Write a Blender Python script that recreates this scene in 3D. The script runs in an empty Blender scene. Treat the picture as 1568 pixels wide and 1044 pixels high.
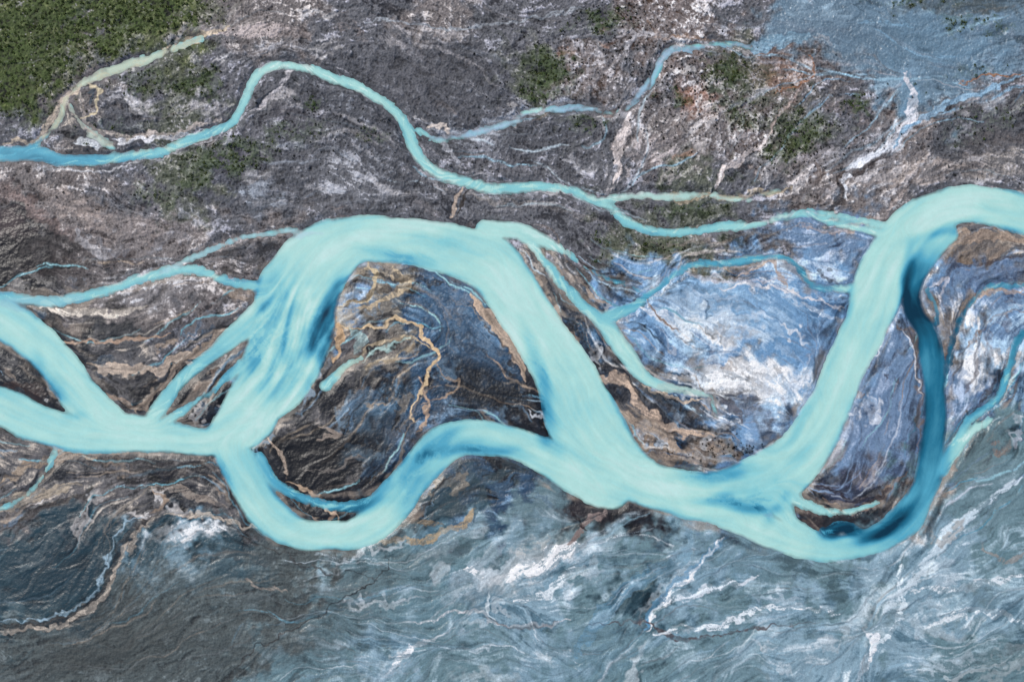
import bpy, math, time
import numpy as np
T0=time.time()
rng=np.random.default_rng(7)
S=0.5            # metres per map unit
M=80
W=1568+2*M; H=1044+2*M
f4=np.float32
PX,PY=np.meshgrid(np.arange(W,dtype=f4)-M,np.arange(H,dtype=f4)-M)
FX=np.fft.rfftfreq(W)[None,:].astype(f4); FY=np.fft.fftfreq(H)[:,None].astype(f4)
F2=FX*FX+FY*FY
def norm(a):
    a=a-a.mean(); return (a/a.std()).astype(f4)
def blur(a,s):
    return np.fft.irfft2(np.fft.rfft2(a)*np.exp(-2*np.pi**2*s*s*F2),s=(H,W)).astype(f4)
def gnoise(s): return norm(blur(rng.standard_normal((H,W)).astype(f4),s))
def frac(beta,L,s=0.6):
    n=np.fft.rfft2(rng.standard_normal((H,W)).astype(f4))
    k=1/(F2+1.0/(L*L))**(beta/2)
    return norm(np.fft.irfft2(n*k*np.exp(-2*np.pi**2*s*s*F2),s=(H,W)))
def ss(a,b,x):
    t=np.clip((x-a)/(b-a),0,1); return t*t*(3-2*t)
def lin(c):
    c=np.asarray(c,dtype=np.float64)/255.
    return np.where(c<=0.04045,c/12.92,((c+0.055)/1.055)**2.4).astype(f4)
def catmull(P,n=6):
    P=np.array(P,float)
    if len(P)<3: 
        t=np.linspace(0,1,n+1)[:,None]; return P[0]*(1-t)+P[-1]*t
    Q=np.vstack([2*P[0]-P[1],P,2*P[-1]-P[-2]]); out=[]
    for i in range(1,len(Q)-2):
        p0,p1,p2,p3=Q[i-1:i+3]
        for t in np.arange(n)/n:
            out.append(0.5*((2*p1)+(-p0+p2)*t+(2*p0-5*p1+4*p2-p3)*t*t+(-p0+3*p1-3*p2+p3)*t**3))
    out.append(Q[-2]); return np.array(out)

# ------------------------------------------------------------ channels (x,y,width,tone)
R=[]
R.append([(-90,440,60,.1),(-40,462,62,.1),(20,497,64,.05),(75,545,60,.1),(120,600,60,.1),(165,650,65,.05)])
R.append([(-90,600,60,.1),(0,621,60,.1),(60,648,62,.1),(120,664,60,.05),(200,664,62,0),(280,672,48,0),(340,672,50,-.05),(390,640,72,0)])
R.append([(330,672,46,0),(362,650,70,0),(395,610,90,.05),(425,570,115,.15),(442,520,124,.22),(455,455,128,.15),(490,400,108,.05),(530,372,84,0),(575,367,72,-.03),(640,372,72,.0),(700,385,80,.05),(750,405,92,.05),(785,448,86,-.03),(830,520,84,-.02),(868,580,96,.05),(890,640,108,.08),(930,700,100,.05),(990,740,75,0),(1050,755,70,.05)])
R.append([(1000,745,66,0),(1080,757,72,.1),(1150,748,90,.16),(1205,715,88,.1),(1247,665,74,.06),(1275,610,66,.03),(1300,550,66,.03),(1325,500,70,.08),(1343,450,80,.03),(1362,400,80,0),(1397,350,76,0),(1450,318,60,0),(1510,316,58,.03),(1600,334,64,.05),(1680,360,64,.05)])
R.append([(1040,765,50,.05),(1120,790,46,.05),(1180,815,50,.05),(1240,835,45,.05),(1300,838,40,.15),(1350,822,46,.4),(1393,785,48,.5),(1420,735,42,.6),(1428,670,40,.75),(1430,600,38,.8),(1428,550,38,.76),(1422,510,36,.88),(1400,475,34,.95),(1396,435,34,.72),(1410,398,40,.5),(1445,360,40,.2)])
R.append([(345,670,50,0),(352,690,56,.1),(375,730,58,.2),(405,780,58,.1),(450,815,52,.05),(505,820,46,.05),(555,812,52,.05),(600,775,54,.1),(635,725,60,.25),(680,682,64,.25),(730,668,54,.2),(790,680,50,.15),(840,700,62,.1),(890,725,75,0),(940,740,75,0)])
R.append([(395,700,20,.4),(425,742,16,.5),(470,765,14,.55),(520,775,14,.5),(570,770,20,.5),(600,745,24,.4)])
R.append([(740,350,30,0),(790,352,28,0),(830,365,22,0),(862,382,10,.1),(885,400,5,.3)])
R.append([(800,358,26,0),(822,380,14,.1),(843,410,13,.2),(868,442,14,.3),(900,478,17,.25),(935,505,26,.2),(962,545,26,.15),(990,578,18,.1),(1030,597,13,.1),(1080,606,7,.1)])
R.append([(925,490,22,.3),(975,468,13,.4),(1005,440,8,.5),(1050,410,9,.5),(1120,402,10,.5),(1180,393,10,.5),(1215,402,8,.55),(1240,435,10,.6),(1275,442,11,.5),(1315,440,18,.3)])
R.append([(885,400,4,.5),(930,430,4,.7),(985,448,4,.6)])
# upper stream
R.append([(-90,245,24,.5),(0,238,24,.5),(60,235,24,.5),(100,246,18,.5),(170,240,16,.4),(240,228,14,.25),(300,212,14,.25),(350,190,12,.25),(368,160,11,.2),(385,125,13,.1),(415,104,15,.05),(455,102,12,.05),(500,115,15,.05),(550,136,15,.05),(595,165,13,.1),(620,190,16,.15),(632,225,18,.1),(655,255,15,.15),(700,278,16,.15),(760,288,17,.2),(830,285,14,.15),(890,295,12,.2),(930,315,10,.25),(970,345,13,.25),(1020,356,12,.2),(1100,350,12,.15),(1170,341,10,.1),(1230,325,9,.15),(1280,342,11,.2),(1350,360,16,.05)])
R.append([(920,305,8,.1),(980,298,9,-.1),(1030,300,9,0),(1080,298,8,0),(1130,305,7,.0),(1190,293,4,0)])
R.append([(1255,326,6,.2),(1300,334,7,.15),(1350,345,13,.1)])
R.append([(640,200,6,.1),(665,212,5,.1),(700,210,8,.2),(760,196,10,.2),(820,172,9,.2),(880,166,8,.25),(940,170,7,.25),(975,150,11,.25),(1000,115,11,.25),(1020,85,10,.25),(1060,72,8,.3),(1110,68,6,.3),(1150,74,5,.3)])
R.append([(40,232,18,.5),(62,212,7,.5),(90,182,6,0),(102,150,6,0),(130,125,9,0),(180,108,11,0),(230,92,12,0),(280,70,8,0),(310,58,4,0)])
R.append([(104,160,4,.1),(125,192,4,.1),(150,212,5,.1),(172,224,7,.2)])
R.append([(-90,440,16,.4),(0,452,16,.35),(60,462,16,.25),(130,456,16,.3),(190,437,12,.3),(250,421,12,.2),(300,414,12,.2),(350,430,11,.3),(400,442,18,.2)])
R.append([(245,420,6,.2),(310,388,6,.2),(370,366,5,.2),(430,353,6,.2),(495,356,6,.2)])
R.append([(235,640,24,.1),(262,600,20,.25),(305,555,24,.3),(350,522,28,.25),(400,480,44,.15)])
R.append([(250,650,20,.05),(290,622,9,.3),(335,590,8,.3),(370,560,20,.3)])
R.append([(1640,425,6,.6),(1568,437,6,.6),(1520,440,5,.6),(1488,462,6,.65),(1462,510,7,.7),(1452,560,8,.7),(1440,600,12,.7)])
R.append([(1660,490,12,.6),(1568,512,11,.6),(1548,555,11,.5),(1532,605,11,.5),(1490,640,11,.4),(1462,680,14,.35),(1440,720,20,.4)])
R.append([(1515,645,8,.0),(1480,672,15,.0),(1450,705,16,.2)])
R.append([(1200,745,40,.15),(1225,768,14,.15),(1260,782,10,.1),(1300,783,8,.1),(1340,768,6,.1)])
R.append([(1195,770,40,.15),(1215,800,20,.2),(1250,822,24,.15)])
R.append([(1320,822,24,.4),(1290,808,20,.9),(1262,812,14,.9)])
R.append([(500,590,18,.15),(530,562,8,.0),(550,550,3,.0)])
R.append([(-60,785,4,.4),(0,776,5,.3),(45,755,5,.3),(72,722,5,.2),(85,695,9,.15)])
R.append([(1420,440,3,.5),(1436,470,4,.6),(1432,500,8,.7)])
R.append([(1040,600,5,.1),(1085,608,4,.2),(1100,635,3,.3)])
Rc=[catmull(r,6) for r in R]

# ------------------------------------------------------------ flow guides
G=[
[(300,1100),(450,950),(600,860),(700,820)],[(600,1100),(700,960),(780,880),(880,830),(950,780)],
[(900,1080),(980,960),(1040,890),(1110,815)],[(1300,1100),(1330,960),(1380,860),(1450,760),(1568,690)],
[(640,950),(760,940),(850,985),(1000,960),(1150,920),(1330,900)],[(1330,930),(1450,880),(1568,850),(1640,850)],
[(1000,1080),(1150,1000),(1300,960),(1450,990),(1600,930)],[(0,900),(100,860),(160,790),(250,740)],[(0,1050),(150,980),(330,900),(450,880),(600,850)],
[(0,966),(60,966),(130,940),(175,890),(205,830),(230,790)],
[(980,450),(1060,500),(1140,560),(1210,620)],[(1080,440),(1160,470),(1240,520)],[(1000,560),(1110,580),(1220,600)],
[(560,430),(650,470),(740,550),(810,640)],[(620,660),(640,570),(680,500)],[(430,760),(540,700),(620,640)],[(690,560),(760,590),(810,600)],
[(-60,300),(150,290),(350,330),(600,310)],[(640,30),(760,60),(900,20)],[(1000,0),(1050,50),(1150,100),(1240,110)],[(1090,290),(1150,220),(1230,130)],
[(1250,290),(1350,230),(1400,180),(1470,150),(1568,120)],[(350,60),(500,30),(650,70),(740,110),(800,160)],[(1180,40),(1300,50),(1400,80),(1620,90)],
[(0,120),(150,60),(300,0)],[(0,420),(100,360),(200,390),(320,350)],[(140,565),(220,565),(290,540),(370,490)],[(1290,720),(1340,620),(1380,520)],
[(880,430),(920,560),(960,660),(1060,700)],[(1000,560),(1080,640),(1180,690)],[(820,420),(860,480),(900,540)],[(480,930),(560,960),(700,1000)],
[(1130,300),(1160,250),(1170,200)],[(930,280),(950,220),(960,180)],[(400,250),(520,260),(600,300)],[(460,180),(560,190),(600,230)]]
Gc=[catmull(g,6) for g in G]
pts=[];dirs=[];wt=[]
for c in Rc:
    d=np.gradient(c[:,:2],axis=0); a=np.arctan2(d[:,1],d[:,0])
    pts.append(c[:,:2]);dirs.append(a);wt.append(np.clip(c[:,2],5,60)*2)
for c in Gc:
    d=np.gradient(c[:,:2],axis=0); a=np.arctan2(d[:,1],d[:,0])
    pts.append(c[:,:2]);dirs.append(a);wt.append(np.full(len(c),45.))
pts=np.vstack(pts);dirs=np.concatenate(dirs);wt=np.concatenate(wt)
st8=8; gx=np.arange(0,W+st8,st8)-M; gy=np.arange(0,H+st8,st8)-M
cx,cy=np.meshgrid(gx,gy); C2=np.zeros(cx.shape);S2=np.zeros(cx.shape)
for p,a,w in zip(pts,dirs,wt):
    d2=(cx-p[0])**2+(cy-p[1])**2
    k=w/(d2+120)**1.4
    C2+=k*math.cos(2*a);S2+=k*math.sin(2*a)
def upsample(g,step,mode=0):
    ix=np.arange(W)/step; iy=np.arange(H)/step
    x0=ix.astype(int);y0=iy.astype(int);tx=(ix-x0)[None,:];ty=(iy-y0)[:,None]
    return (g[y0][:,x0]*(1-tx)*(1-ty)+g[y0][:,x0+1]*tx*(1-ty)+g[y0+1][:,x0]*(1-tx)*ty+g[y0+1][:,x0+1]*tx*ty).astype(f4)
nn=np.hypot(C2,S2)+1e-20
C2u=upsample(C2/nn,st8);S2u=upsample(S2/nn,st8)
dev=0.32*frac(1.8,55,3.5)
base_th=0.5*np.arctan2(S2u,C2u)
th=base_th+dev
VX=np.cos(th).astype(f4);VY=np.sin(th).astype(f4)
VXr=VX.ravel();VYr=VY.ravel()
def lic(ns,L,step):
    acc=[n.copy() for n in ns]
    nr=[n.ravel() for n in ns]
    for sgn in (1,-1):
        x=PX+M;y=PY+M; x=x.copy();y=y.copy()
        px=VX*sgn;py=VY*sgn
        for i in range(L):
            x+=px*step;y+=py*step
            np.clip(x,0,W-1.01,out=x);np.clip(y,0,H-1.01,out=y)
            idx=(y+0.5).astype(np.int32)*W+(x+0.5).astype(np.int32)
            vx=VXr[idx];vy=VYr[idx]
            s=np.where(vx*px+vy*py<0,f4(-1),f4(1))
            px=vx*s;py=vy*s
            for a,n in zip(acc,nr): a+=n[idx]
    return [norm(a) for a in acc]
n1,n2=lic([gnoise(0.7),gnoise(1.8)],9,1.5)
n3,n4=lic([gnoise(3.6),gnoise(10)],10,4.0)
n5,n6=lic([frac(1.2,30,.5),frac(1.6,80,.6)],5,1.8)
VXo,VYo=VX,VY
# straighter current inside the water
VX=np.cos(base_th).astype(f4);VY=np.sin(base_th).astype(f4);VXr=VX.ravel();VYr=VY.ravel()
w3,w2=lic([gnoise(4.2),gnoise(1.8)],16,3.2)
VX,VY=VXo,VYo;VXr=VX.ravel();VYr=VY.ravel()
print('lic',time.time()-T0)
iso1=frac(1.1,30,0.4); iso2=frac(1.8,120,0.8); iso3=frac(1.5,45,.4); grain=gnoise(0.5)
wx=frac(1.9,70,1.0); wy=frac(1.9,70,1.0)
wfx=gnoise(2.2);wfy=gnoise(2.2);wsx=gnoise(16);wsy=gnoise(16)
STK=norm(0.3*n4+0.35*n3+0.4*n2+0.3*n1+.75*n5+.5*n6)
STS=norm(0.6*n4+0.5*n3+0.24*n2+0.13*n1+.4*n5+.75*n6)

# ------------------------------------------------------------ distance field
def seg_d(X,Y,a,b):
    dx=b[0]-a[0];dy=b[1]-a[1];L=dx*dx+dy*dy+1e-9
    t=np.clip(((X-a[0])*dx+(Y-a[1])*dy)/L,0,1)
    return np.hypot(X-a[0]-t*dx,Y-a[1]-t*dy),t
SDF=np.full((H,W),60,f4);TONE=np.full((H,W),.2,f4);WID=np.full((H,W),8,f4)
WX=PX+1.5*wsx+.6*wx;WY=PY+1.5*wsy+.6*wy
for c in Rc:
    for a,b in zip(c[:-1],c[1:]):
        r=max(a[2],b[2])/2+60
        x0=int(max(0,min(a[0],b[0])-r+M));x1=int(min(W,max(a[0],b[0])+r+M))
        y0=int(max(0,min(a[1],b[1])-r+M));y1=int(min(H,max(a[1],b[1])+r+M))
        if x1<=x0 or y1<=y0: continue
        sl=(slice(y0,y1),slice(x0,x1))
        d,t=seg_d(WX[sl],WY[sl],a,b); w=a[2]+(b[2]-a[2])*t
        s=d-w/2; m=s<SDF[sl]
        SDF[sl]=np.where(m,s,SDF[sl]);TONE[sl]=np.where(m,a[3]+(b[3]-a[3])*t,TONE[sl]);WID[sl]=np.where(m,w,WID[sl])
WIDb=blur(WID,4)
thin=ss(24,9,WIDb)
SDF=blur(SDF,1.9)
SDF=SDF+.25*wfy+.3*iso1*.5+thin*(-1.0+0.4*wfy+.8*n2+.3*iso1+1.5*ss(0.7,2.2,n3)*1.6)
TONE=blur(TONE,5)

# ------------------------------------------------------------ land palettes
PAL={ # dark, mid, light, streak, speck; wet sheen is painted into b, w, E lights
'g':((36,44,26),(78,88,48),(120,122,84),.15,1.5),'v':((58,66,50),(96,100,90),(150,150,142),.3,1.2),
'a':((64,65,72),(102,103,109),(166,166,176),.5,.95),'p':((76,70,71),(124,118,118),(200,193,191),.45,.95),
'd':((58,60,66),(85,87,94),(120,123,131),.4,.75),'o':((84,66,56),(124,115,114),(220,214,214),.25,1.2),
'f':((82,102,116),(110,134,152),(146,172,190),.8,.35),'t':((38,38,43),(98,96,98),(180,170,160),.9,.6),
'k':((13,14,17),(34,36,42),(92,90,90),.9,.45),'b':((84,116,150),(126,164,200),(196,220,240),.85,.4),
'w':((120,152,186),(172,202,226),(246,250,253),.75,.55),'n':((16,24,34),(52,78,102),(118,150,178),.9,.45),
'e':((78,102,110),(108,136,145),(156,181,192),.9,.35),'E':((98,128,144),(138,166,181),(210,226,235),.9,.4),
'D':((24,42,50),(46,70,80),(80,102,110),.9,.35),'l':((76,94,120),(112,138,168),(182,200,224),.85,.45),
's':((54,62,65),(76,86,88),(104,115,118),.6,.65),'c':((44,42,42),(118,113,106),(202,190,170),.9,.5)}
rows=["ggggppaapaaaooafffff","gpavadddddvoaovoaffa","atdvaadddddappovapdd","ppavddadaaaaavapppaa","kpppapaaaaaavvallptt",
"kppppabcntttbbbbbbll","kktatbtcnntnbwbblltw","kktkktkknnkktntwblln","tktkkkkndnkkttbtllee","tttktkkkDnekkelkktee",
"DDDEDsseeeEEeEeeeEEe","DDsssseeeEEeDEeEeEEE","ssssseeEeeEeeeeEEEee"]
CH=np.zeros((13,20,11),f4)
for j,r in enumerate(rows):
    for i,chh in enumerate(r[:20].ljust(20,'e')):
        p=PAL[chh if chh in PAL else 'e']; CH[j,i]=np.concatenate([lin(p[0])**.5,lin(p[1])**.5,lin(p[2])**.5,[p[3],p[4]]])
ux=np.clip((PX+20*wx+3*wfx-39)/78.4,0,18.999);uy=np.clip((PY+17*wy+3*wfy-40)/80.3,0,11.999)
x0=ux.astype(np.int32);y0=uy.astype(np.int32)
tx=ss(.12,.88,ux-x0);ty=ss(.12,.88,uy-y0)
fld=[]
for k in range(11):
    g=CH[:,:,k]
    fld.append(g[y0,x0]*(1-tx)*(1-ty)+g[y0,x0+1]*tx*(1-ty)+g[y0+1,x0]*(1-tx)*ty+g[y0+1,x0+1]*tx*ty)
strk,speck=fld[9],fld[10]
sfac=blur(ss(.75,.35,speck),3)            # wet, smooth silt
SX=STK*(1-sfac)+STS*sfac
val=strk*SX+(1-strk)*(.75*iso1+.5*iso3)+0.2*iso2+0.25*(1-strk)*STK+.25*strk*iso1*(1-.6*sfac)
val=norm(val)
t=val*0.44
tl=ss(0.2,1.15,t)[...,None]; td=ss(0.1,1.0,-t)[...,None]
dark=np.stack(fld[0:3],-1)**2;mid=np.stack(fld[3:6],-1)**2;light=np.stack(fld[6:9],-1)**2
LAND=mid*(1-td)+dark*td; LAND=LAND*(1-tl)+light*tl
del dark,mid,light
def amt(mask,col):
    global LAND
    LAND+= (lin(col)-LAND)*mask[...,None]

def stroke(buf,P,w,col,a=1.,soft=4.,brk=0.,warp=1.,nn=5):
    c=catmull(P,nn); r=w/2+soft+10+18*warp
    n=len(c)
    x0=int(max(0,c[:,0].min()-r+M));x1=int(min(W,c[:,0].max()+r+M))
    y0=int(max(0,c[:,1].min()-r+M));y1=int(min(H,c[:,1].max()+r+M))
    if x1<=x0 or y1<=y0:return
    sl=(slice(y0,y1),slice(x0,x1))
    X=PX[sl]+warp*(4.5*wx[sl]+1.0*wfx[sl]);Y=PY[sl]+warp*(4.5*wy[sl]+1.0*wfy[sl])
    D=np.full(X.shape,1e3,f4)
    for i in range(n-1):
        a0,b0=c[i],c[i+1]; rr=w/2+soft+8+16*warp
        u0=max(0,int(min(a0[0],b0[0])-rr+M)-x0);u1=max(0,int(max(a0[0],b0[0])+rr+M)-x0)
        v0=max(0,int(min(a0[1],b0[1])-rr+M)-y0);v1=max(0,int(max(a0[1],b0[1])+rr+M)-y0)
        q=(slice(v0,v1),slice(u0,u1))
        if D[q].size==0: continue
        d,t=seg_d(X[q],Y[q],a0,b0)
        tt=(i+t)/(n-1); ww=w*(1-0.75*np.abs(2*tt-1)**2.5)
        D[q]=np.minimum(D[q],d-ww/2)
    m=ss(soft*.6,-soft*.6,D)*a
    if brk>0: m=m*(1-brk+brk*ss(-.3,.6,.8*SX[sl]+.4*n1[sl]+.3*iso1[sl]))
    buf[sl]+= (lin(col)-buf[sl])*m[...,None]
def blob(buf,x,y,rx,ry,ang,col,a=1.,brk=0.,edge=.5,smooth=False):
    ca,sa=math.cos(math.radians(ang)),math.sin(math.radians(ang)); r=max(rx,ry)*1.9+30
    x0=int(max(0,x-r+M));x1=int(min(W,x+r+M));y0=int(max(0,y-r+M));y1=int(min(H,y+r+M))
    if x1<=x0 or y1<=y0:return
    sl=(slice(y0,y1),slice(x0,x1))
    if smooth: X=PX[sl]+3*wsx[sl]-x;Y=PY[sl]+3*wsy[sl]-y
    else: X=PX[sl]+7*wx[sl]+2*wfx[sl]-x;Y=PY[sl]+7*wy[sl]+2*wfy[sl]-y
    u=(X*ca+Y*sa)/rx;v=(-X*sa+Y*ca)/ry
    m=ss(1+edge,1-edge,np.hypot(u,v))*a
    if brk>0: m=m*(1-brk+brk*ss(-.3,.7,SX[sl]+.35*iso1[sl]))
    if col is None: return sl,m
    buf[sl]+=(lin(col)-buf[sl])*m[...,None]
TAN=(176,152,130);WHT=(246,248,250);BLK=(20,20,23)
L=LAND
# --- big patches; the white ones paint sheen onto pale wet silt
for b in [(60,330,70,16,35,(138,120,116),.7,.3,.5),(180,385,30,14,20,(62,52,52),.7,.3,.5),
 (515,700,95,42,-28,BLK,.9,.25,.4),(450,680,45,36,10,BLK,.85,.2,.4),(740,600,75,40,20,BLK,.8,.4,.4),(560,640,60,24,-20,(30,38,46),.6,.4,.5),
 (690,480,48,42,30,(78,110,138),.8,.5,.5),(740,540,50,30,40,(56,80,104),.7,.5,.5),(600,620,55,24,-30,(90,122,146),.7,.7,.5),(560,690,40,14,-30,(100,122,138),.7,.75,.5),
 (1090,470,75,40,10,(160,194,220),.7,.5,.5),(1140,575,75,26,10,WHT,1.,.6,.5),(1090,500,50,24,20,WHT,.95,.6,.5),(1210,505,50,50,20,(104,146,184),.6,.3,.5),(1060,480,50,24,20,(216,230,240),.7,.6,.5),
 (1240,560,26,40,30,(110,150,190),.5,.4,.5),(1060,590,60,12,5,WHT,.85,.6,.5),(1150,640,55,35,10,(130,160,195),.5,.5,.5),(1190,600,40,14,15,WHT,.8,.65,.5),
 (1490,560,24,36,20,WHT,.9,.6,.5),(1510,420,55,18,-15,(96,116,146),.7,.4,.5),(1340,640,55,75,20,(112,134,164),.5,.4,.5),(1310,740,55,30,-25,(88,98,126),.6,.5,.5),
 (1260,800,45,24,10,(46,42,44),.95,0,.3),(1235,790,18,16,0,(96,84,80),.8,.3,.4),
 (700,750,60,34,-25,(66,80,86),.8,.4,.5),(830,770,50,34,-30,(96,118,126),.7,.4,.5),(905,780,55,20,-20,(52,48,50),.8,.5,.4),
 (790,870,95,26,-25,WHT,.85,.75,.5),(790,865,50,14,-28,WHT,.9,.6,.5),(290,820,60,14,-8,WHT,.9,.65,.4),(300,870,95,42,0,(84,104,112),.6,.4,.5),(100,850,100,60,-30,(34,54,66),.6,.5,.5),(60,890,60,36,0,(36,58,68),.55,.3,.5),
 (540,275,50,28,20,(186,188,196),.75,.75,.5),(400,300,45,20,10,(156,164,176),.65,.65,.5),
 (1190,110,48,26,0,(132,98,76),.5,.6,.5),(1070,160,36,22,30,(146,98,72),.7,.45,.5),(910,105,40,26,0,(210,206,210),.6,.75,.5),(1080,195,40,30,0,(222,216,216),.65,.75,.5),(1000,230,40,26,0,(190,180,180),.55,.7,.5),
 (1375,205,34,13,-35,(234,235,240),.9,.45,.5),(1350,225,60,20,-40,(200,200,208),.6,.6,.6),(1500,235,70,36,-20,(88,82,80),.5,.4,.5),(1410,265,80,18,-10,(182,170,164),.6,.6,.5),(1530,260,50,20,-15,(172,164,158),.5,.6,.5),
 (1500,760,70,60,-40,(126,150,160),.4,.3,.5),(1490,700,60,30,-40,(96,112,112),.6,.3,.5),(1340,930,60,26,-60,(200,218,226),.6,.7,.5),(1500,900,80,25,-10,(180,204,214),.6,.7,.5),
 (1120,860,90,30,-20,(120,152,172),.5,.4,.6),(700,910,120,30,-20,(104,136,150),.5,.4,.6),(1180,1000,140,40,-15,(128,156,170),.4,.4,.6),(900,1000,120,36,-25,(110,144,162),.4,.4,.6),(850,830,80,20,-20,(100,118,118),.6,.3,.6),
 (440,960,130,40,-15,(74,84,86),.6,.3,.5),(560,900,60,26,-20,(86,98,100),.6,.3,.5),(180,990,120,40,-15,(64,70,70),.7,.4,.5),(150,940,70,20,-20,(52,58,60),.6,.3,.5),
 (230,440,60,26,-10,(216,216,220),.6,.75,.5),(180,480,70,22,5,(170,160,154),.5,.7,.5),(200,590,55,20,-5,(44,40,40),.7,.6,.5),(240,495,60,16,-10,(52,50,54),.7,.5,.5),
 (300,610,42,14,-38,(36,34,36),.9,.3,.4),(330,580,30,8,-38,(140,120,106),.7,.5,.4),(30,600,40,10,20,(60,46,42),.8,.3,.4),
 (1030,680,60,16,8,(152,134,118),.8,.55,.4),(985,650,30,20,30,(156,136,118),.7,.6,.4),(940,590,28,12,20,(40,44,54),.8,.5,.4),
 (900,410,30,18,40,(72,69,72),.6,.5,.5),(850,460,26,40,-35,(54,60,70),.7,.5,.5),(1490,380,60,20,-10,(136,122,110),.7,.5,.5),(1460,400,26,12,-30,(144,126,110),.7,.5,.4),
 (590,425,55,20,0,(172,158,136),.5,.65,.5),(530,480,18,30,20,(186,170,144),.65,.6,.5),(420,170,40,16,20,(80,78,84),.7,.3,.5),(430,150,30,12,-20,(190,186,188),.6,.7,.5),
 (650,60,60,10,-10,(176,172,174),.6,.7,.5),(330,45,70,14,-10,(196,186,182),.65,.6,.5),(240,350,80,20,10,(152,142,140),.5,.6,.5),(120,320,60,20,30,(162,148,142),.6,.6,.5),
 (960,190,26,12,10,(216,214,220),.7,.6,.5),(740,210,30,12,10,(184,188,198),.6,.6,.5),(750,240,26,12,20,(164,167,177),.5,.5,.5),(1270,245,50,14,-30,(176,176,184),.5,.6,.5)]:
    blob(L,*b)
# --- scattered small patches, stretched along the flow
def scat(n,xa,xb,ya,yb,cols,rx,ry,al,edge=.35):
    for _ in range(n):
        x=rng.uniform(xa,xb);y=rng.uniform(ya,yb)
        an=math.degrees(th[int(y+M),int(x+M)])
        blob(L,x,y,rng.uniform(*rx),rng.uniform(*ry),an,cols[rng.integers(len(cols))],al*rng.uniform(.4,1),rng.choice([.2,.5,.8]),edge)
scat(120,0,1130,0,410,[(188,187,192),(66,68,74),(150,152,160),(112,100,95),(84,88,86),(206,203,204),(128,128,136)],(8,32),(4,12),.5)
scat(30,1130,1568,130,290,[(196,194,198),(66,68,74),(150,152,160),(112,98,92)],(8,32),(4,12),.5)
scat(55,860,1300,40,300,[(224,218,216),(142,104,80),(90,74,66),(200,192,192)],(6,20),(4,9),.6)
scat(80,0,430,390,800,[(22,22,26),(200,196,194),(84,104,122),(146,132,120),(30,36,44)],(8,34),(3,9),.8)
scat(75,400,870,400,780,[(18,20,24),(84,112,136),(150,138,122),(128,156,178),(28,32,40)],(8,32),(3,9),.7)
scat(75,800,1130,380,720,[(26,30,38),(196,200,206),(96,124,150),(150,134,120)],(6,24),(3,8),.75)
scat(50,1230,1568,380,720,[(60,60,74),(214,220,230),(96,124,158),(140,124,114)],(6,24),(3,8),.6)
scat(50,980,1290,420,680,[(240,244,248),(92,132,172),(190,212,232)],(8,34),(3,9),.55)
scat(80,560,1568,820,1044,[(206,220,230),(86,110,120),(128,160,178),(112,126,128),(230,238,243),(98,130,146)],(14,60),(5,14),.4)
scat(40,0,600,830,1044,[(48,58,62),(100,112,116),(70,84,88)],(14,50),(5,14),.4)
# --- automatic drainage rills following the flow
def trace(x,y,n,step=9,wob=.0):
    P=[(x,y)];px=py=None
    s=1 if rng.random()<.5 else -1
    for i in range(n):
        ix=int(np.clip(x+M,0,W-1));iy=int(np.clip(y+M,0,H-1));vx=VX[iy,ix];vy=VY[iy,ix]
        if px is None: vx*=s;vy*=s
        elif vx*px+vy*py<0: vx=-vx;vy=-vy
        if px is not None: vx=.5*vx+.5*px;vy=.5*vy+.5*py
        px,py=vx,vy;x+=vx*step+rng.normal()*wob;y+=vy*step+rng.normal()*wob
        P.append((x,y))
    return P
def rills(RG):
    for (xa,xb,ya,yb,n,cols,wr,lr,al) in RG:
        for _ in range(n):
            x=rng.uniform(xa,xb);y=rng.uniform(ya,yb)
            P=trace(x,y,int(rng.integers(*lr)),9,.6)
            w=rng.uniform(*wr)
            stroke(L,P,w,cols[rng.integers(len(cols))],al*rng.uniform(.5,1),1.4+.5*w,rng.choice([.3,.6,.9]),.3,1)
rills([(560,1568,830,1044,170,[(206,220,228),(228,237,243),(150,186,204),(72,86,96),(110,106,106),(170,190,200)],(.8,2.6),(8,22),.5),
    (0,620,860,1044,60,[(110,120,124),(42,48,52),(136,142,146),(96,94,92)],(.8,2.4),(10,22),.4),
    (560,1568,800,1044,50,[(196,212,222),(130,166,188),(84,100,110),(150,180,196)],(4,12),(8,22),.35),
    (0,420,380,780,90,[(172,156,140),(20,20,24),(198,190,180),(120,146,164),(26,28,32),(120,116,114)],(1.,4.5),(6,16),.75),
    (400,860,400,760,90,[(170,154,134),(14,16,20),(120,150,174),(140,128,116),(24,26,30),(96,120,140)],(.8,4.),(6,16),.65),
    (790,1110,380,720,90,[(172,154,136),(28,32,40),(170,196,212),(206,200,194)],(1.,4),(6,16),.75),
    (960,1300,410,690,70,[(240,246,250),(94,134,174),(180,208,230),(120,114,118)],(.8,3.),(8,18),.5),
    (1230,1568,380,760,90,[(146,132,122),(62,66,84),(214,222,234),(130,154,184)],(1.,3.4),(8,18),.6),
    (0,1568,20,420,120,[(166,165,170),(66,67,72),(200,198,203),(122,114,110),(110,124,134)],(1.,3.),(8,24),.5),
    (400,1568,20,320,60,[(176,175,181),(190,187,189),(152,160,172)],(4,9),(6,14),.45),
    (0,420,700,960,45,[(124,118,108),(22,32,38),(96,122,136),(152,142,130)],(1.,3.6),(10,22),.5)])
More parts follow.
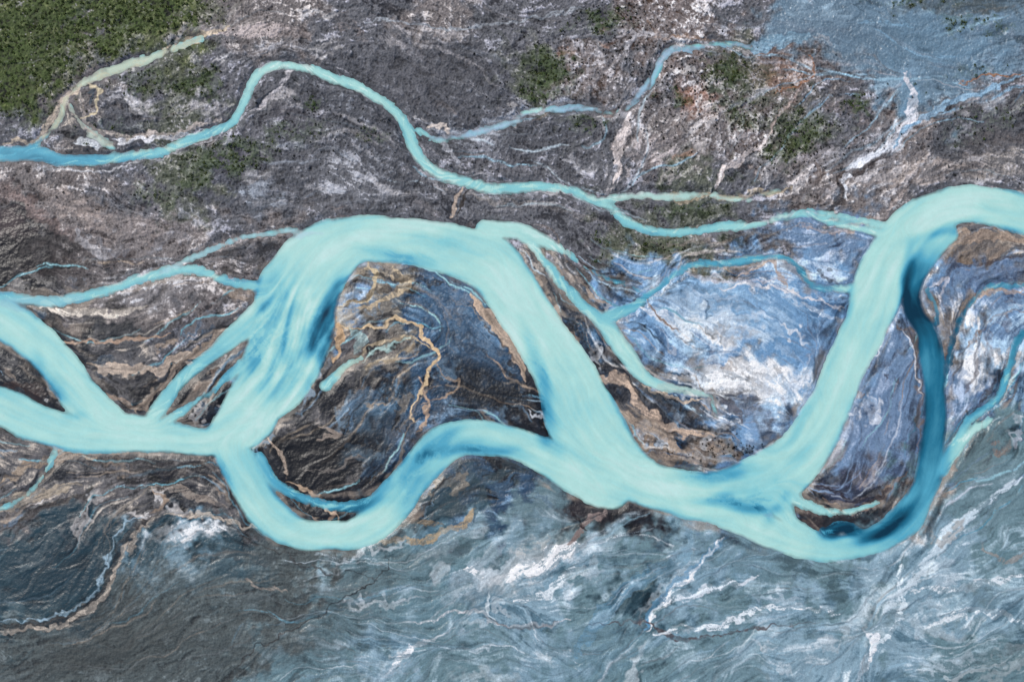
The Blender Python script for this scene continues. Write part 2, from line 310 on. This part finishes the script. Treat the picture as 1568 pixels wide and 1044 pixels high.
# broad smooth areas: wet black silt, sand bars, lagoon flats, sheen painted white on the bar
for b in [(60,385,80,40,25,(40,36,38),.85,.15,.5),(15,402,60,36,10,(30,27,30),.85,0,.5),(0,345,40,20,20,(92,80,80),.7,.1,.6),
 (500,712,60,30,-30,(20,20,23),.85,.15,.6),(455,680,34,28,10,(24,24,27),.85,.1,.5),(565,660,40,20,-30,(26,30,36),.6,.3,.6),(745,605,58,26,18,(18,20,24),.85,.15,.6),(700,560,40,16,30,(40,58,76),.5,.3,.6),
 (690,460,40,30,30,(76,108,138),.6,.4,.6),(180,508,36,14,5,(24,30,38),.85,.15,.5),(60,560,34,18,35,(22,22,26),.85,.15,.5),(230,600,30,10,-30,(28,28,32),.8,.2,.5),(110,500,34,10,10,(150,138,128),.6,.3,.5),
 (860,450,14,40,-30,(30,36,46),.8,.3,.5),(1010,635,34,12,20,(30,38,50),.8,.2,.5),(1000,700,50,9,5,(146,130,116),.8,.3,.5),(1080,700,50,8,-4,(150,136,124),.7,.4,.5),
 (1400,60,120,34,6,(102,132,153),.7,.2,.5),(1270,50,95,32,4,(104,125,142),.7,.25,.5),(1520,92,80,26,4,(108,138,160),.7,.2,.5),(1390,130,20,34,5,(130,160,182),.75,.25,.5),(1470,12,90,14,0,(68,70,62),.7,.3,.5),
 (640,140,80,40,10,(90,89,94),.5,.3,.6),(700,100,85,26,10,(84,84,89),.5,.3,.6),(1130,470,80,34,12,(150,186,216),.4,.5,.7),(1140,572,60,16,8,(246,249,252),.8,.5,.7),
 (80,880,90,36,-25,(32,52,62),.5,.3,.7),(120,1010,120,30,-10,(50,56,58),.5,.4,.7),(420,1000,150,30,-10,(66,76,79),.4,.4,.7),(660,850,60,16,-15,(92,104,104),.5,.3,.7),(1530,1020,80,24,-10,(90,112,116),.5,.3,.7)]:
    blob(L,*b)
# live threads of water too small for their own bed
rills([(0,420,400,780,26,[(120,176,190),(146,190,198)],(1.4,3.4),(8,18),.9),(400,1130,390,740,34,[(112,168,186),(150,196,204)],(1.2,3.2),(8,18),.85),
    (1230,1568,390,740,22,[(70,140,166),(150,196,208)],(1.4,3.4),(8,18),.85),(1150,1568,20,270,22,[(150,184,204),(128,166,192)],(1.6,4.5),(10,22),.8),
    (600,1150,150,330,14,[(150,186,204),(182,196,206)],(1.6,4),(8,16),.75),(0,620,700,1000,14,[(96,140,156)],(1.2,2.6),(10,22),.7)])
print('rills',time.time()-T0)
# --- strands
ST=[([(0,225),(60,205),(100,150),(130,128)],9,(196,182,166),.8,.3),([(120,140),(130,178),(160,208),(250,205),(340,178)],9,(190,180,174),.7,.4),([(170,220),(240,212),(320,195)],8,(215,215,220),.8,.4),([(60,255),(130,262),(250,240),(340,205)],4,(180,180,184),.7,.4),
([(130,128),(152,140),(142,172),(124,184)],5,(196,184,160),.9,.1),([(132,142),(142,140),(136,158)],7,(60,80,100),.6,.1),
([(320,55),(380,50),(430,45),(480,60)],20,(190,178,176),.8,.7),([(250,80),(320,56),(350,45)],10,(200,184,160),.8,.3),([(115,220),(140,212),(150,225)],12,(214,218,224),.85,.3),([(440,110),(420,140),(385,170)],8,(190,186,190),.8,.3),([(470,118),(520,130),(590,178),(615,210)],4,(40,44,54),.7,.2),([(430,128),(400,150),(380,175)],4,(50,58,72),.8,.1),
([(640,190),(670,200),(690,235),(705,262)],8,(166,168,176),.8,.4),([(712,290),(700,310),(688,332)],9,(178,162,150),.9,.2),([(720,292),(712,318),(696,335)],4,(60,54,52),.9,.0),
([(655,204),(700,206),(760,190),(820,166),(880,160)],14,(176,180,190),.55,.4),([(960,180),(955,205),(940,240),(932,275)],12,(208,198,196),.9,.4),([(1175,205),(1140,240),(1110,262),(1095,290)],11,(208,198,196),.9,.4),([(1230,120),(1200,170),(1175,205)],6,(170,154,148),.7,.4),
([(1390,110),(1396,150),(1390,190),(1355,225),(1310,258),(1295,300)],18,(210,213,221),.9,.55),([(1568,120),(1500,140),(1440,165),(1390,195),(1360,225)],10,(140,172,196),.9,.3),
([(1150,76),(1180,70),(1240,56)],26,(126,158,178),.8,.2),([(990,30),(1010,60),(1050,55),(1100,60)],7,(150,124,106),.6,.4),([(560,30),(700,45),(830,25),(910,10)],6,(154,160,168),.7,.4),([(640,40),(650,75),(720,95),(760,130)],6,(140,138,142),.7,.4),
([(650,200),(680,196),(690,204)],10,(204,194,188),.9,.2),([(1235,85),(1244,100),(1236,125),(1180,140)],5,(148,108,82),.8,.2),([(1465,130),(1510,114),(1560,120)],4,(150,114,88),.8,.1),
([(985,300),(1050,305),(1130,300),(1210,290)],10,(188,172,146),.5,.4),([(1290,270),(1320,262),(1355,232)],10,(60,52,52),.75,.3),([(1285,275),(1290,300),(1270,320)],10,(50,45,46),.75,.3),([(1400,285),(1340,335),(1280,350),(1230,350)],8,(170,158,154),.6,.5),
([(700,300),(800,312),(900,330),(950,360)],8,(156,150,147),.45,.6),([(970,372),(1060,372),(1150,365),(1240,345)],6,(140,132,124),.6,.5),([(880,60),(900,110),(870,150)],7,(188,186,192),.6,.6),([(930,60),(990,50),(1040,70)],8,(180,176,180),.6,.6),([(1100,240),(1180,250),(1260,240),(1300,215)],6,(180,176,180),.6,.6),
([(60,470),(150,480),(220,470)],14,(208,198,186),.85,.5),([(80,520),(180,523),(260,510)],6,(160,136,118),.85,.2),([(140,562),(220,566),(300,545),(370,492)],15,(176,160,146),.95,.25),([(210,632),(240,600),(290,555),(330,520)],9,(168,150,134),.85,.25),
([(160,600),(200,622),(230,625)],8,(146,128,114),.8,.3),([(260,400),(330,380),(400,362),(470,352)],16,(164,154,150),.6,.7),([(300,395),(380,385),(440,375)],10,(46,44,50),.7,.6),([(400,425),(440,395),(470,368)],5,(166,148,132),.5,.2),
([(0,780),(60,755),(120,742)],20,(158,146,130),.8,.6),([(0,740),(60,705),(150,700)],12,(148,132,116),.8,.6),([(20,800),(80,775),(150,755)],10,(60,56,54),.8,.4),([(150,705),(240,715),(310,730)],16,(44,42,44),.8,.5),([(220,740),(290,755),(350,775)],14,(130,120,112),.8,.7),([(240,790),(320,792),(400,808)],7,(186,176,164),.8,.4),
([(0,962),(60,963),(130,938),(170,890),(198,830),(228,788)],18,(52,50,50),.7,.3),([(0,966),(60,966),(130,940),(175,890),(205,830),(230,790)],9,(162,154,144),.9,.5),([(0,952),(60,953),(118,930),(160,880),(188,815),(222,785)],4,(140,164,178),.85,.5),([(230,780),(255,765),(240,750)],6,(150,132,116),.8,.3),
([(560,405),(575,425),(560,450),(525,465)],9,(204,186,152),.9,.3),([(600,410),(620,430),(600,455),(540,470)],10,(192,174,146),.85,.4),([(510,500),(560,498),(620,492),(650,515),(668,545),(650,585),(632,640)],7,(200,178,146),.95,.15),([(520,470),(580,440),(640,440)],8,(56,50,46),.7,.4),([(560,420),(620,425),(680,440)],8,(30,30,34),.7,.4),([(530,505),(590,480),(640,470)],7,(34,34,38),.7,.4),
([(512,480),(518,520),(505,560)],8,(190,160,126),.9,.1),([(540,545),(580,530),(630,520),(660,535)],6,(184,168,140),.8,.4),([(550,552),(580,538),(625,520)],4,(176,202,196),.8,.2),([(560,560),(610,545),(640,520)],5,(166,150,124),.7,.4),([(530,500),(550,520),(540,540)],16,(158,186,186),.6,.4),([(590,500),(600,520),(640,540)],9,(110,100,90),.6,.5),
([(668,560),(700,590),(690,600),(650,620)],5,(154,134,114),.7,.4),([(640,575),(660,620),(640,660)],5,(176,152,130),.8,.3),([(720,455),(755,490),(790,540),(806,580)],18,(188,168,150),.95,.2),([(735,490),(765,520),(795,560)],4,(70,66,66),.7,.1),
([(575,828),(640,826),(700,806),(725,782)],10,(164,150,126),.9,.5),([(605,808),(640,795),(680,805)],10,(120,110,94),.8,.6),([(610,800),(650,775),(700,720)],4,(40,36,36),.7,.1),([(720,800),(740,750),(780,715),(830,710)],14,(66,88,98),.7,.5),
([(400,665),(425,690),(440,725)],7,(156,140,126),.8,.3),([(440,735),(470,752),(520,790)],5,(172,150,128),.9,.1),([(470,790),(500,795),(515,780)],7,(146,124,108),.9,.2),([(470,758),(500,765),(560,768)],4,(28,26,28),.8,0),([(600,745),(612,700),(620,672)],5,(116,110,102),.7,.2),
([(480,655),(520,660),(490,672)],9,(146,134,124),.7,.5),([(470,720),(520,715),(560,700)],6,(106,100,96),.6,.6),
([(795,400),(850,470),(900,560),(950,640)],9,(166,150,136),.8,.3),([(830,390),(880,430),(930,470)],8,(156,144,134),.75,.4),([(885,395),(930,425),(985,440)],9,(116,110,106),.7,.5),([(860,375),(900,405),(960,430)],4,(30,28,32),.7,0),
([(915,575),(960,590),(1000,640),(1090,670)],13,(186,164,146),.9,.4),([(945,630),(1000,655),(1060,690)],20,(156,140,126),.8,.5),([(940,560),(985,610),(1010,640)],8,(30,36,46),.8,.4),([(1040,640),(1100,665),(1150,690)],10,(40,50,64),.8,.5),
([(1090,605),(1120,620),(1130,650)],12,(90,88,96),.7,.5),([(985,590),(1030,610),(1080,612)],6,(192,178,162),.8,.3),([(975,470),(1010,480),(1040,500)],14,(216,222,230),.7,.5),([(990,460),(1010,480),(1045,505)],4,(126,108,96),.8,.1),
([(1100,440),(1150,430),(1220,450),(1290,470)],6,(226,224,226),.7,.5),([(1120,415),(1180,408),(1200,440)],6,(178,166,160),.8,.4),([(1225,460),(1250,480),(1285,480)],10,(210,224,238),.7,.6),([(1045,420),(1100,425),(1200,425)],5,(190,190,200),.7,.4),
([(1380,500),(1400,520),(1405,600),(1402,690)],7,(122,112,110),.85,.4),([(1385,505),(1400,540),(1405,610)],4,(220,224,232),.7,.4),([(1250,765),(1300,778),(1350,760),(1392,720)],11,(122,106,96),.9,.4),([(1250,745),(1330,765),(1370,745)],8,(50,46,54),.8,.3),
([(1420,400),(1460,370),(1520,360),(1568,370)],16,(152,134,120),.9,.25),([(1430,440),(1480,405),(1568,392)],9,(62,57,64),.7,.5),([(1470,480),(1500,450),(1568,445)],10,(162,144,130),.8,.4),([(1480,540),(1520,490),(1568,480)],7,(128,112,104),.7,.5),([(1470,600),(1500,560),(1520,500)],8,(100,96,104),.6,.5),([(1470,640),(1510,600),(1535,560)],10,(68,62,64),.7,.5),
([(760,886),(830,862),(885,826)],26,(246,246,246),1.,.85),([(715,868),(760,885),(800,875)],16,(236,241,245),.9,.8),([(735,905),(760,870),(790,850)],9,(216,230,238),.85,.6),([(868,832),(900,800),(925,770)],12,(134,120,116),.8,.6),([(875,780),(890,800),(905,812)],5,(40,34,36),.8,.2),
([(790,915),(840,905),(880,870)],12,(216,226,232),.8,.8),([(640,950),(740,930),(760,955),(880,950)],6,(196,200,204),.85,.6),([(600,1010),(640,985),(700,960)],8,(184,194,200),.7,.6),([(740,940),(790,960),(850,950)],5,(106,96,94),.7,.5),
([(985,962),(1010,925),(1050,885),(1112,820)],13,(104,152,184),.75,.4),([(990,965),(1015,925),(1050,890),(1110,820)],6,(236,243,248),.95,.6),([(900,960),(985,950),(1040,975),(1130,965),(1250,950)],5,(88,84,88),.8,.5),([(1000,968),(1100,955),(1180,930),(1290,940)],8,(220,230,237),.8,.8),([(1010,920),(1080,905),(1160,880)],10,(212,222,230),.7,.8),
([(1320,960),(1340,990),(1310,1044)],16,(226,232,238),.9,.8),([(1330,1000),(1380,930),(1370,860)],13,(212,226,234),.8,.8),([(1330,960),(1400,880),(1470,800),(1568,730)],16,(200,216,226),.7,.8),([(1400,900),(1470,895),(1568,880)],13,(212,222,228),.8,.8),([(1420,960),(1500,930),(1568,950)],13,(212,222,228),.8,.8),([(1500,830),(1540,860),(1568,850)],9,(146,142,138),.6,.7),([(1410,800),(1440,830),(1480,790)],10,(156,152,146),.5,.7),
([(1060,800),(1050,850),(1020,880)],14,(120,156,176),.6,.5),([(960,860),(1010,830),(1040,795)],10,(64,92,108),.5,.4),([(880,1000),(960,900),(1030,860)],24,(98,144,172),.4,.5),([(340,1044),(400,985),(470,950),(590,880),(600,850)],3,(36,38,42),.8,.3),([(400,830),(470,870),(580,890)],4,(50,52,54),.7,.4),([(370,885),(400,900),(440,905)],6,(150,142,134),.7,.4),([(590,1030),(625,1000),(620,985)],11,(226,232,238),.85,.7),
([(750,905),(752,935),(765,950)],4,(216,228,234),.8,.4),([(300,850),(380,850),(440,860)],12,(60,70,74),.6,.5),
([(1020,410),(1080,418),(1150,420)],5,(176,172,174),.6,.4),([(1420,440),(1450,430),(1440,470)],6,(196,198,208),.7,.3)]
for P,w,c,a,b in ST: stroke(L,P,w,c,a,2.2,b,.8)
# --- shore rims in the gravel belt: thin, broken
belt=ss(330,400,PY)*ss(880,800,PY)
rim=ss(12,1,SDF+5*n3)*belt*ss(-.1,1.,n4+.5*iso2)
amt(rim*.5,(160,148,136))
rim=ss(20,8,SDF+6*n3)*ss(3,7,SDF)*belt*ss(.3,1.,-n4+.4*iso2)
amt(rim*.5,(28,30,34))
# --- vegetation ground tint and shrub density
VEG=[(70,60,170,80,-20,.9),(230,25,110,36,-10,.9),(40,140,60,40,-30,.8),(290,130,46,16,5,1.),(225,122,40,12,-8,.7),(345,240,62,24,-12,1.),(300,272,34,16,-10,.8),(435,210,50,16,-10,.6),(475,158,16,10,0,.9),
 (838,106,32,26,0,1.2),(930,22,30,17,0,1.1),(1104,112,34,26,20,1.2),(1032,150,22,10,0,.8),(1078,95,16,12,0,.8),(1215,215,48,26,-25,1.1),(1310,160,16,14,0,1.),(900,188,34,14,0,.7),(1130,175,26,20,0,.7),(570,210,30,10,0,.5),(1010,375,40,16,10,.6),(1040,320,50,12,0,.6),(925,372,30,12,20,.5),(1520,180,70,20,-20,.4),(1390,4,60,8,0,.7),(1500,40,60,8,8,.6),(240,300,40,12,0,.5),(170,200,40,14,0,.45),(820,145,24,16,0,.8),(1480,110,60,8,-10,.3),(960,40,30,14,0,.4),(880,40,30,10,0,.4)]
VD=np.zeros((H,W),f4)
for x,y,rx,ry,an,a in VEG:
    sl,m=blob(None,x,y,rx,ry,an,None,min(a,1),.0,.6)
    VD[sl]=np.maximum(VD[sl],m*ss(-1.0,.8,iso1[sl]+.3*iso2[sl]+(a-.5)*2))
VD*=ss(4,10,SDF)
amt(VD*.72,(58,76,34))
# --- local contrast of the sediment (crisp patch edges)
for k in range(3):
    c=np.sqrt(np.maximum(LAND[:,:,k],1e-4))
    c=c+.35*(c-blur(c,1.5))+.32*(c-blur(c,10))
    LAND[:,:,k]=np.clip(c,.05,.99)**2
# --- grain, rock speckle
LAND*=(1+0.10*speck*np.clip(.5*grain+.9*iso1,-2.5,3))[...,None]
LAND*=(1+(0.07*n1+0.045*n2)*(1-.3*sfac))[...,None]
sp=ss(1.7,2.6,gnoise(.9)+.9*iso3)*ss(420,330,PY)*ss(.95,1.2,speck)*(1-VD)
amt(sp*.5,(210,207,212))
# --- wet margin
amt(ss(3.0,.5,SDF)*.35*ss(-.6,.8,iso2+.4*n3),(60,58,58))
np.clip(LAND,0.004,0.95,out=LAND)

# ------------------------------------------------------------ water colour
TP=[-.4,0,.25,.5,.75,1.]
TCc=np.array([lin(c) for c in [(230,249,243),(180,228,220),(142,210,214),(88,174,200),(32,112,142),(6,52,74)]])
tone=TONE.copy()
def tblob(x,y,rx,ry,ang,dt,brk=0):
    sl,m=blob(None,x,y,rx,ry,ang,None,1.,brk,.95,True); tone[sl]+=dt*m
for b in [(508,470,12,50,16,.38,0),(499,545,10,40,3,.34,0),(522,437,20,9,-40,.25,0),(395,535,22,40,20,.25,.5),(450,500,45,80,15,.12,.8),(610,388,50,10,10,.32,.2),(680,376,60,13,20,.3,.2),(655,402,40,7,10,.25,.2),
 (822,565,9,55,-20,.4,.2),(842,640,13,50,-14,.42,.2),(832,668,10,16,0,.3,0),(870,600,14,60,-25,.12,.4),(400,640,40,18,-35,-.15,.5),(480,400,34,30,-40,-.12,.5),
 (660,690,50,12,-40,.3,.2),(720,690,60,8,-5,.36,.2),(630,740,14,40,30,.28,.3),(760,690,40,8,10,.28,.2),(345,720,14,30,-30,.28,.3),(560,775,40,8,-10,.3,0),
 (1130,770,60,9,5,.5,.2),(1080,725,60,10,-5,.35,.2),(1170,755,32,18,-30,.28,.4),(1190,780,26,9,-60,.3,.3),(1110,755,26,8,-20,.2,.4),(1230,700,22,10,-40,.15,.4),
 (1386,440,8,55,6,.45,.1),(1395,400,12,26,20,.3,0),(1377,490,12,16,30,.45,0),(1440,355,50,9,-15,.4,.1),(1520,347,50,5,5,.3,.1),(1270,560,8,50,20,.2,.3),(1300,470,7,30,10,.3,0),(1228,640,8,34,30,.3,.2),
 (1300,815,30,8,-10,.45,0),(1365,800,40,10,-40,.42,.1),(1335,822,24,8,-20,.3,0),(1452,660,6,40,5,.2,0),(1408,650,6,60,0,.25,0),(60,560,20,8,60,.2,.3),(90,600,10,22,-30,.25,.2),(0,600,30,8,10,.15,0),(45,240,40,8,0,.15,0),(115,635,14,6,0,.2,0),(20,590,40,5,12,.2,0),
 (330,580,30,14,-40,.2,.4),(260,610,18,22,-40,.15,.4),(950,520,10,30,-35,-.15,.3),(1010,740,40,14,5,-.1,0)]:
    tblob(*b)
bigw=ss(16,50,WIDb)
cm=ss(90,40,np.hypot((PX-440)/1.1,(PY-520)/1.4))
tone+= (0.02+0.025*bigw)*np.clip(n4,-2,2)+0.038*w3+0.02*w2+0.010*n1+.008*n5+cm*(.08*n4+.14*w3+.06*w2)
tone+= 0.30*ss(-9,-1,SDF)*bigw*ss(-.6,1.2,n4+.4*w3)   # bluer strip by banks
tone-= 0.10*ss(-14,-30,SDF)*ss(-.5,1.,n4)                # milkier thread of the flow
sm=ss(32,14,WIDb); tone-=sm*(0.30*ss(.1,1.4,n2*.7+.6*n1+.4*n3)); tone+=sm*.12*ss(-7,-2,SDF)*ss(0,1,-n3)  # paler streaks paint glints and riffles into the thin channels
tone=np.clip(tone,-.4,1)
WAT=np.stack([np.interp(tone,TP,TCc[:,k]).astype(f4) for k in range(3)],-1)
WS=[([(62,212),(90,182),(102,150),(130,125),(180,108),(230,92),(310,58)],20,(200,198,166),.85),([(104,160),(125,192),(150,212),(172,224)],12,(206,198,176),.8),
 ([(940,302),(1030,300),(1090,298),(1190,293)],16,(182,210,200),.7),([(1100,298),(1190,293)],12,(196,194,158),.7),([(245,420),(370,366),(495,356)],14,(186,214,226),.6),([(0,462),(60,464),(130,456)],24,(150,198,212),.5),
 ([(660,212),(760,196),(880,166),(975,150),(1020,85),(1150,72)],22,(160,192,220),.85),([(1010,592),(1080,606)],20,(196,202,188),.6),([(515,575),(550,550)],14,(190,212,190),.6),([(950,500),(985,575)],12,(204,236,220),.5)]
for P,w,c,a in WS: stroke(WAT,P,w,c,a,4,.3,.4)
WAT*=(1+0.018*n1+0.012*grain)[...,None]
# suspended silt thins out at the very edge: bed shows through
ed=(ss(-5.0,0.3,SDF)*(.6+.25*np.clip(n3,-1,1)))[...,None]
WAT+=(LAND*1.0-WAT)*np.clip(ed,0,.85)
print('colours',time.time()-T0)

# ------------------------------------------------------------ relief
sd=SDF*S
hb=np.where(sd>0,.7*(1-np.exp(-np.maximum(sd,0)/1.8)),np.maximum(sd*.35,-2.))
rough=(ss(500,250,PY)*.7+.5)*(1-.6*sfac)
up=ss(0.5,5,sd)
HGT=hb+up*((1-.3*sfac)*(0.22*np.clip(n3,-2,2)+0.11*np.clip(n2,-2,2))+rough*(0.32*iso1+.5*(iso2+1.5)*.5)+0.4*(n4+2)*.5+.2)
HGT=np.where(sd>.8,np.maximum(HGT,.1),HGT)
HGT=np.maximum(HGT,-2.)

K=0.85   # photograph value -> reflectance
LAND*=K; WAT*=K

# ------------------------------------------------------------ mesh builders
def axis(n,m):
    core=np.arange(n,dtype=float); ext=[];s=1.;p=0.
    while p<45000:
        s*=1.06 if s<8 else 1.35; p+=s; ext.append(p)
    ext=np.array(ext)
    c=np.concatenate([-ext[::-1],core,n-1+ext])
    per=2*(n-1)
    idx=np.abs(((c+ (n-1))%per)-(n-1)) ; idx=np.clip(np.round(idx),0,n-1).astype(int)
    return c-m,idx
def quads(nx,ny):
    i=np.arange(nx-1);j=np.arange(ny-1)
    a=(j[:,None]*nx+i[None,:]).ravel()
    return np.stack([a,a+nx,a+nx+1,a+1],1)
def make(name,co,q,col,mat,wet=None):
    me=bpy.data.meshes.new(name)
    me.vertices.add(len(co)); me.vertices.foreach_set('co',co.astype(f4).ravel())
    k=q.shape[1]
    me.loops.add(q.size); me.loops.foreach_set('vertex_index',q.astype(np.int32).ravel())
    me.polygons.add(len(q)); me.polygons.foreach_set('loop_start',(np.arange(len(q))*k).astype(np.int32))
    me.update(calc_edges=True)
    at=me.color_attributes.new('Col','FLOAT_COLOR','POINT')
    c4=np.ones((len(co),4),f4);c4[:,:3]=col
    if wet is not None: c4[:,3]=wet
    at.data.foreach_set('color',c4.ravel())
    me.materials.append(mat)
    ob=bpy.data.objects.new(name,me); bpy.context.scene.collection.objects.link(ob); return ob
def mat(name,rough,spec,bscale,bstr,vscale,vamt,wet=None):
    m=bpy.data.materials.new(name);m.use_nodes=True;nt=m.node_tree;N=nt.nodes;b=N['Principled BSDF']
    at=N.new('ShaderNodeAttribute');at.attribute_name='Col'
    tc=N.new('ShaderNodeTexCoord')
    n=N.new('ShaderNodeTexNoise');n.inputs['Scale'].default_value=vscale;n.inputs['Detail'].default_value=3
    nt.links.new(tc.outputs['Object'],n.inputs['Vector'])
    mr=N.new('ShaderNodeMapRange');mr.inputs[1].default_value=.25;mr.inputs[2].default_value=.75;mr.inputs[3].default_value=1-vamt;mr.inputs[4].default_value=1+vamt
    nt.links.new(n.outputs[0],mr.inputs[0])
    vm=N.new('ShaderNodeVectorMath');vm.operation='SCALE'
    nt.links.new(at.outputs['Color'],vm.inputs[0]);nt.links.new(mr.outputs[0],vm.inputs['Scale'])
    nt.links.new(vm.outputs[0],b.inputs['Base Color'])
    n2_=N.new('ShaderNodeTexNoise');n2_.inputs['Scale'].default_value=bscale;n2_.inputs['Detail'].default_value=3
    nt.links.new(tc.outputs['Object'],n2_.inputs['Vector'])
    bp=N.new('ShaderNodeBump');bp.inputs['Strength'].default_value=bstr;bp.inputs['Distance'].default_value=.3
    nt.links.new(n2_.outputs[0],bp.inputs['Height']);nt.links.new(bp.outputs[0],b.inputs['Normal'])
    b.inputs['Roughness'].default_value=rough;b.inputs['Specular IOR Level'].default_value=spec
    if wet:
        r=N.new('ShaderNodeMapRange');r.inputs[3].default_value=rough;r.inputs[4].default_value=wet
        nt.links.new(at.outputs['Alpha'],r.inputs[0]);nt.links.new(r.outputs[0],b.inputs['Roughness'])
    return m
mg=mat('silt_and_gravel',.85,.5,1.1,.4,.9,.14,.38)
mw=mat('glacial_water',.25,.5,.4,.15,.12,.03)
xc,xi=axis(W,M);yc,yi=axis(H,M)
X,Y=np.meshgrid(xc,yc)
co=np.stack([(X-784)*S,(522-Y)*S,HGT[yi][:,xi]],-1).reshape(-1,3)
gr=make('ground',co,quads(len(xc),len(yc)),LAND[yi][:,xi].reshape(-1,3),mg,sfac[yi][:,xi].ravel())
gr.data.shade_smooth()
keep=SDF[yi][:,xi]<4
nx,ny=len(xc),len(yc)
q=quads(nx,ny)
kq=(keep[:-1,:-1]|keep[1:,:-1]|keep[1:,1:]|keep[:-1,1:]).ravel()
q=q[kq]
used=np.zeros(nx*ny,bool);used[q.ravel()]=True
rm=np.cumsum(used)-1
wc=co[used].copy(); wc[:,2]=0.0
make('river',wc,rm[q],WAT[yi][:,xi].reshape(-1,3)[used],mw).data.shade_smooth()
print('mesh',time.time()-T0,len(co))

# ------------------------------------------------------------ shrubs
pos=[];siz=[];hue=[]
cand=rng.uniform([-60,-60],[1628,420],(60000,2))
ci=np.round(cand).astype(int)+M
den=VD[ci[:,1],ci[:,0]]
sel=rng.random(len(cand))<den*.42
c=cand[sel];pos.append(c);siz.append(rng.uniform(.5,1.5,len(c)));hue.append(np.zeros(len(c)))
for (x,y,rx,ry,n) in [(950,70,70,55,150),(1060,120,90,60,280),(1120,170,70,60,180),(1010,170,60,50,100),(1200,200,80,50,180),(850,110,70,60,140),(800,150,60,30,40),(1230,240,90,40,100),(1290,180,80,60,90),(560,200,90,40,50),(470,170,60,30,40),(940,25,60,30,70),(800,60,80,30,40),(380,230,120,30,80),(270,140,90,30,50),(760,250,120,40,30),(980,250,100,40,40),(1000,370,80,26,60),(1180,690,60,10,60),(1100,685,60,18,60),(1480,200,80,50,60),(210,300,150,30,50),(160,60,200,60,200)]:
    c=rng.standard_normal((n,2))*[rx*.6,ry*.6]+[x,y]
    k=(np.abs(c[:,0]-784)<850)&(c[:,1]>-70)&(c[:,1]<1100); c=c[k]
    pos.append(c);siz.append(rng.uniform(.35,1.1,len(c)));hue.append(np.ones(len(c)))
pos=np.vstack(pos);siz=np.concatenate(siz);hue=np.concatenate(hue)
ci=np.round(pos).astype(int)+M
ok=SDF[ci[:,1],ci[:,0]]>3
pos,siz,hue,ci=pos[ok],siz[ok],hue[ok],ci[ok]
nb=len(pos);nl=26
z=HGT[ci[:,1],ci[:,0]]
cen=np.stack([(pos[:,0]-784)*S,(522-pos[:,1])*S,z],1)
lp=rng.standard_normal((nb,nl,3));lp/=np.linalg.norm(lp,axis=2,keepdims=True)
lp*=rng.uniform(.35,1.,(nb,nl,1))**.6; lp[:,:,2]=np.abs(lp[:,:,2])*.8
stretch=rng.uniform(.7,1.3,(nb,1,3))
lc=cen[:,None,:]+lp*siz[:,None,None]*stretch
u=rng.standard_normal((nb,nl,3));u/=np.linalg.norm(u,axis=2,keepdims=True)
v=np.cross(u,rng.standard_normal((nb,nl,3)));v/=np.linalg.norm(v,axis=2,keepdims=True)
ls=(siz[:,None,None]*.30)
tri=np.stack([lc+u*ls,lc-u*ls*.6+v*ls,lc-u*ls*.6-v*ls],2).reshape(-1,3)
gcol=lin((70,94,42));dcol=lin((34,38,32));ocol=lin((104,104,62))
r=rng.random((nb,1));base=np.where(hue[:,None]>.5,dcol*(.6+.8*r),gcol*(1-r*.6)+ocol*r*.6)
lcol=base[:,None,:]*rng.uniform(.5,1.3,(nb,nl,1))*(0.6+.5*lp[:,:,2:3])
tc_=np.repeat(lcol.reshape(-1,3),3,axis=0)
ms=mat('shrub_leaves',.8,.2,2.,.1,1.,.1)
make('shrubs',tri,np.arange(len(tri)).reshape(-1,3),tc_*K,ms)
print('shrubs',nb,time.time()-T0)

# ------------------------------------------------------------ light, sky, camera
sc=bpy.context.scene
EL,AZ=50,-50   # sun from the upper left
w=bpy.data.worlds.new('World');sc.world=w;w.use_nodes=True
nt=w.node_tree;sky=nt.nodes.new('ShaderNodeTexSky');sky.sky_type='NISHITA';sky.sun_disc=False
sky.sun_elevation=math.radians(EL);sky.sun_rotation=math.radians(AZ)
nt.links.new(sky.outputs[0],nt.nodes['Background'].inputs[0]);nt.nodes['Background'].inputs[1].default_value=.10
sl=bpy.data.lights.new('sun','SUN');sl.energy=3.5;sl.angle=math.radians(4);sl.color=(1,.95,.88)
so=bpy.data.objects.new('sun',sl);sc.collection.objects.link(so)
so.rotation_euler=(math.radians(90-EL),0,math.radians(180-AZ)) 
cam=bpy.data.cameras.new('camera');cam.sensor_width=36;cam.lens=36*1000/784.;cam.clip_start=1;cam.clip_end=100000
co_=bpy.data.objects.new('camera',cam);sc.collection.objects.link(co_);co_.location=(0,0,1000)
sc.camera=co_
sc.view_settings.view_transform='Standard';sc.view_settings.look='None';sc.view_settings.exposure=0
print('done',time.time()-T0)
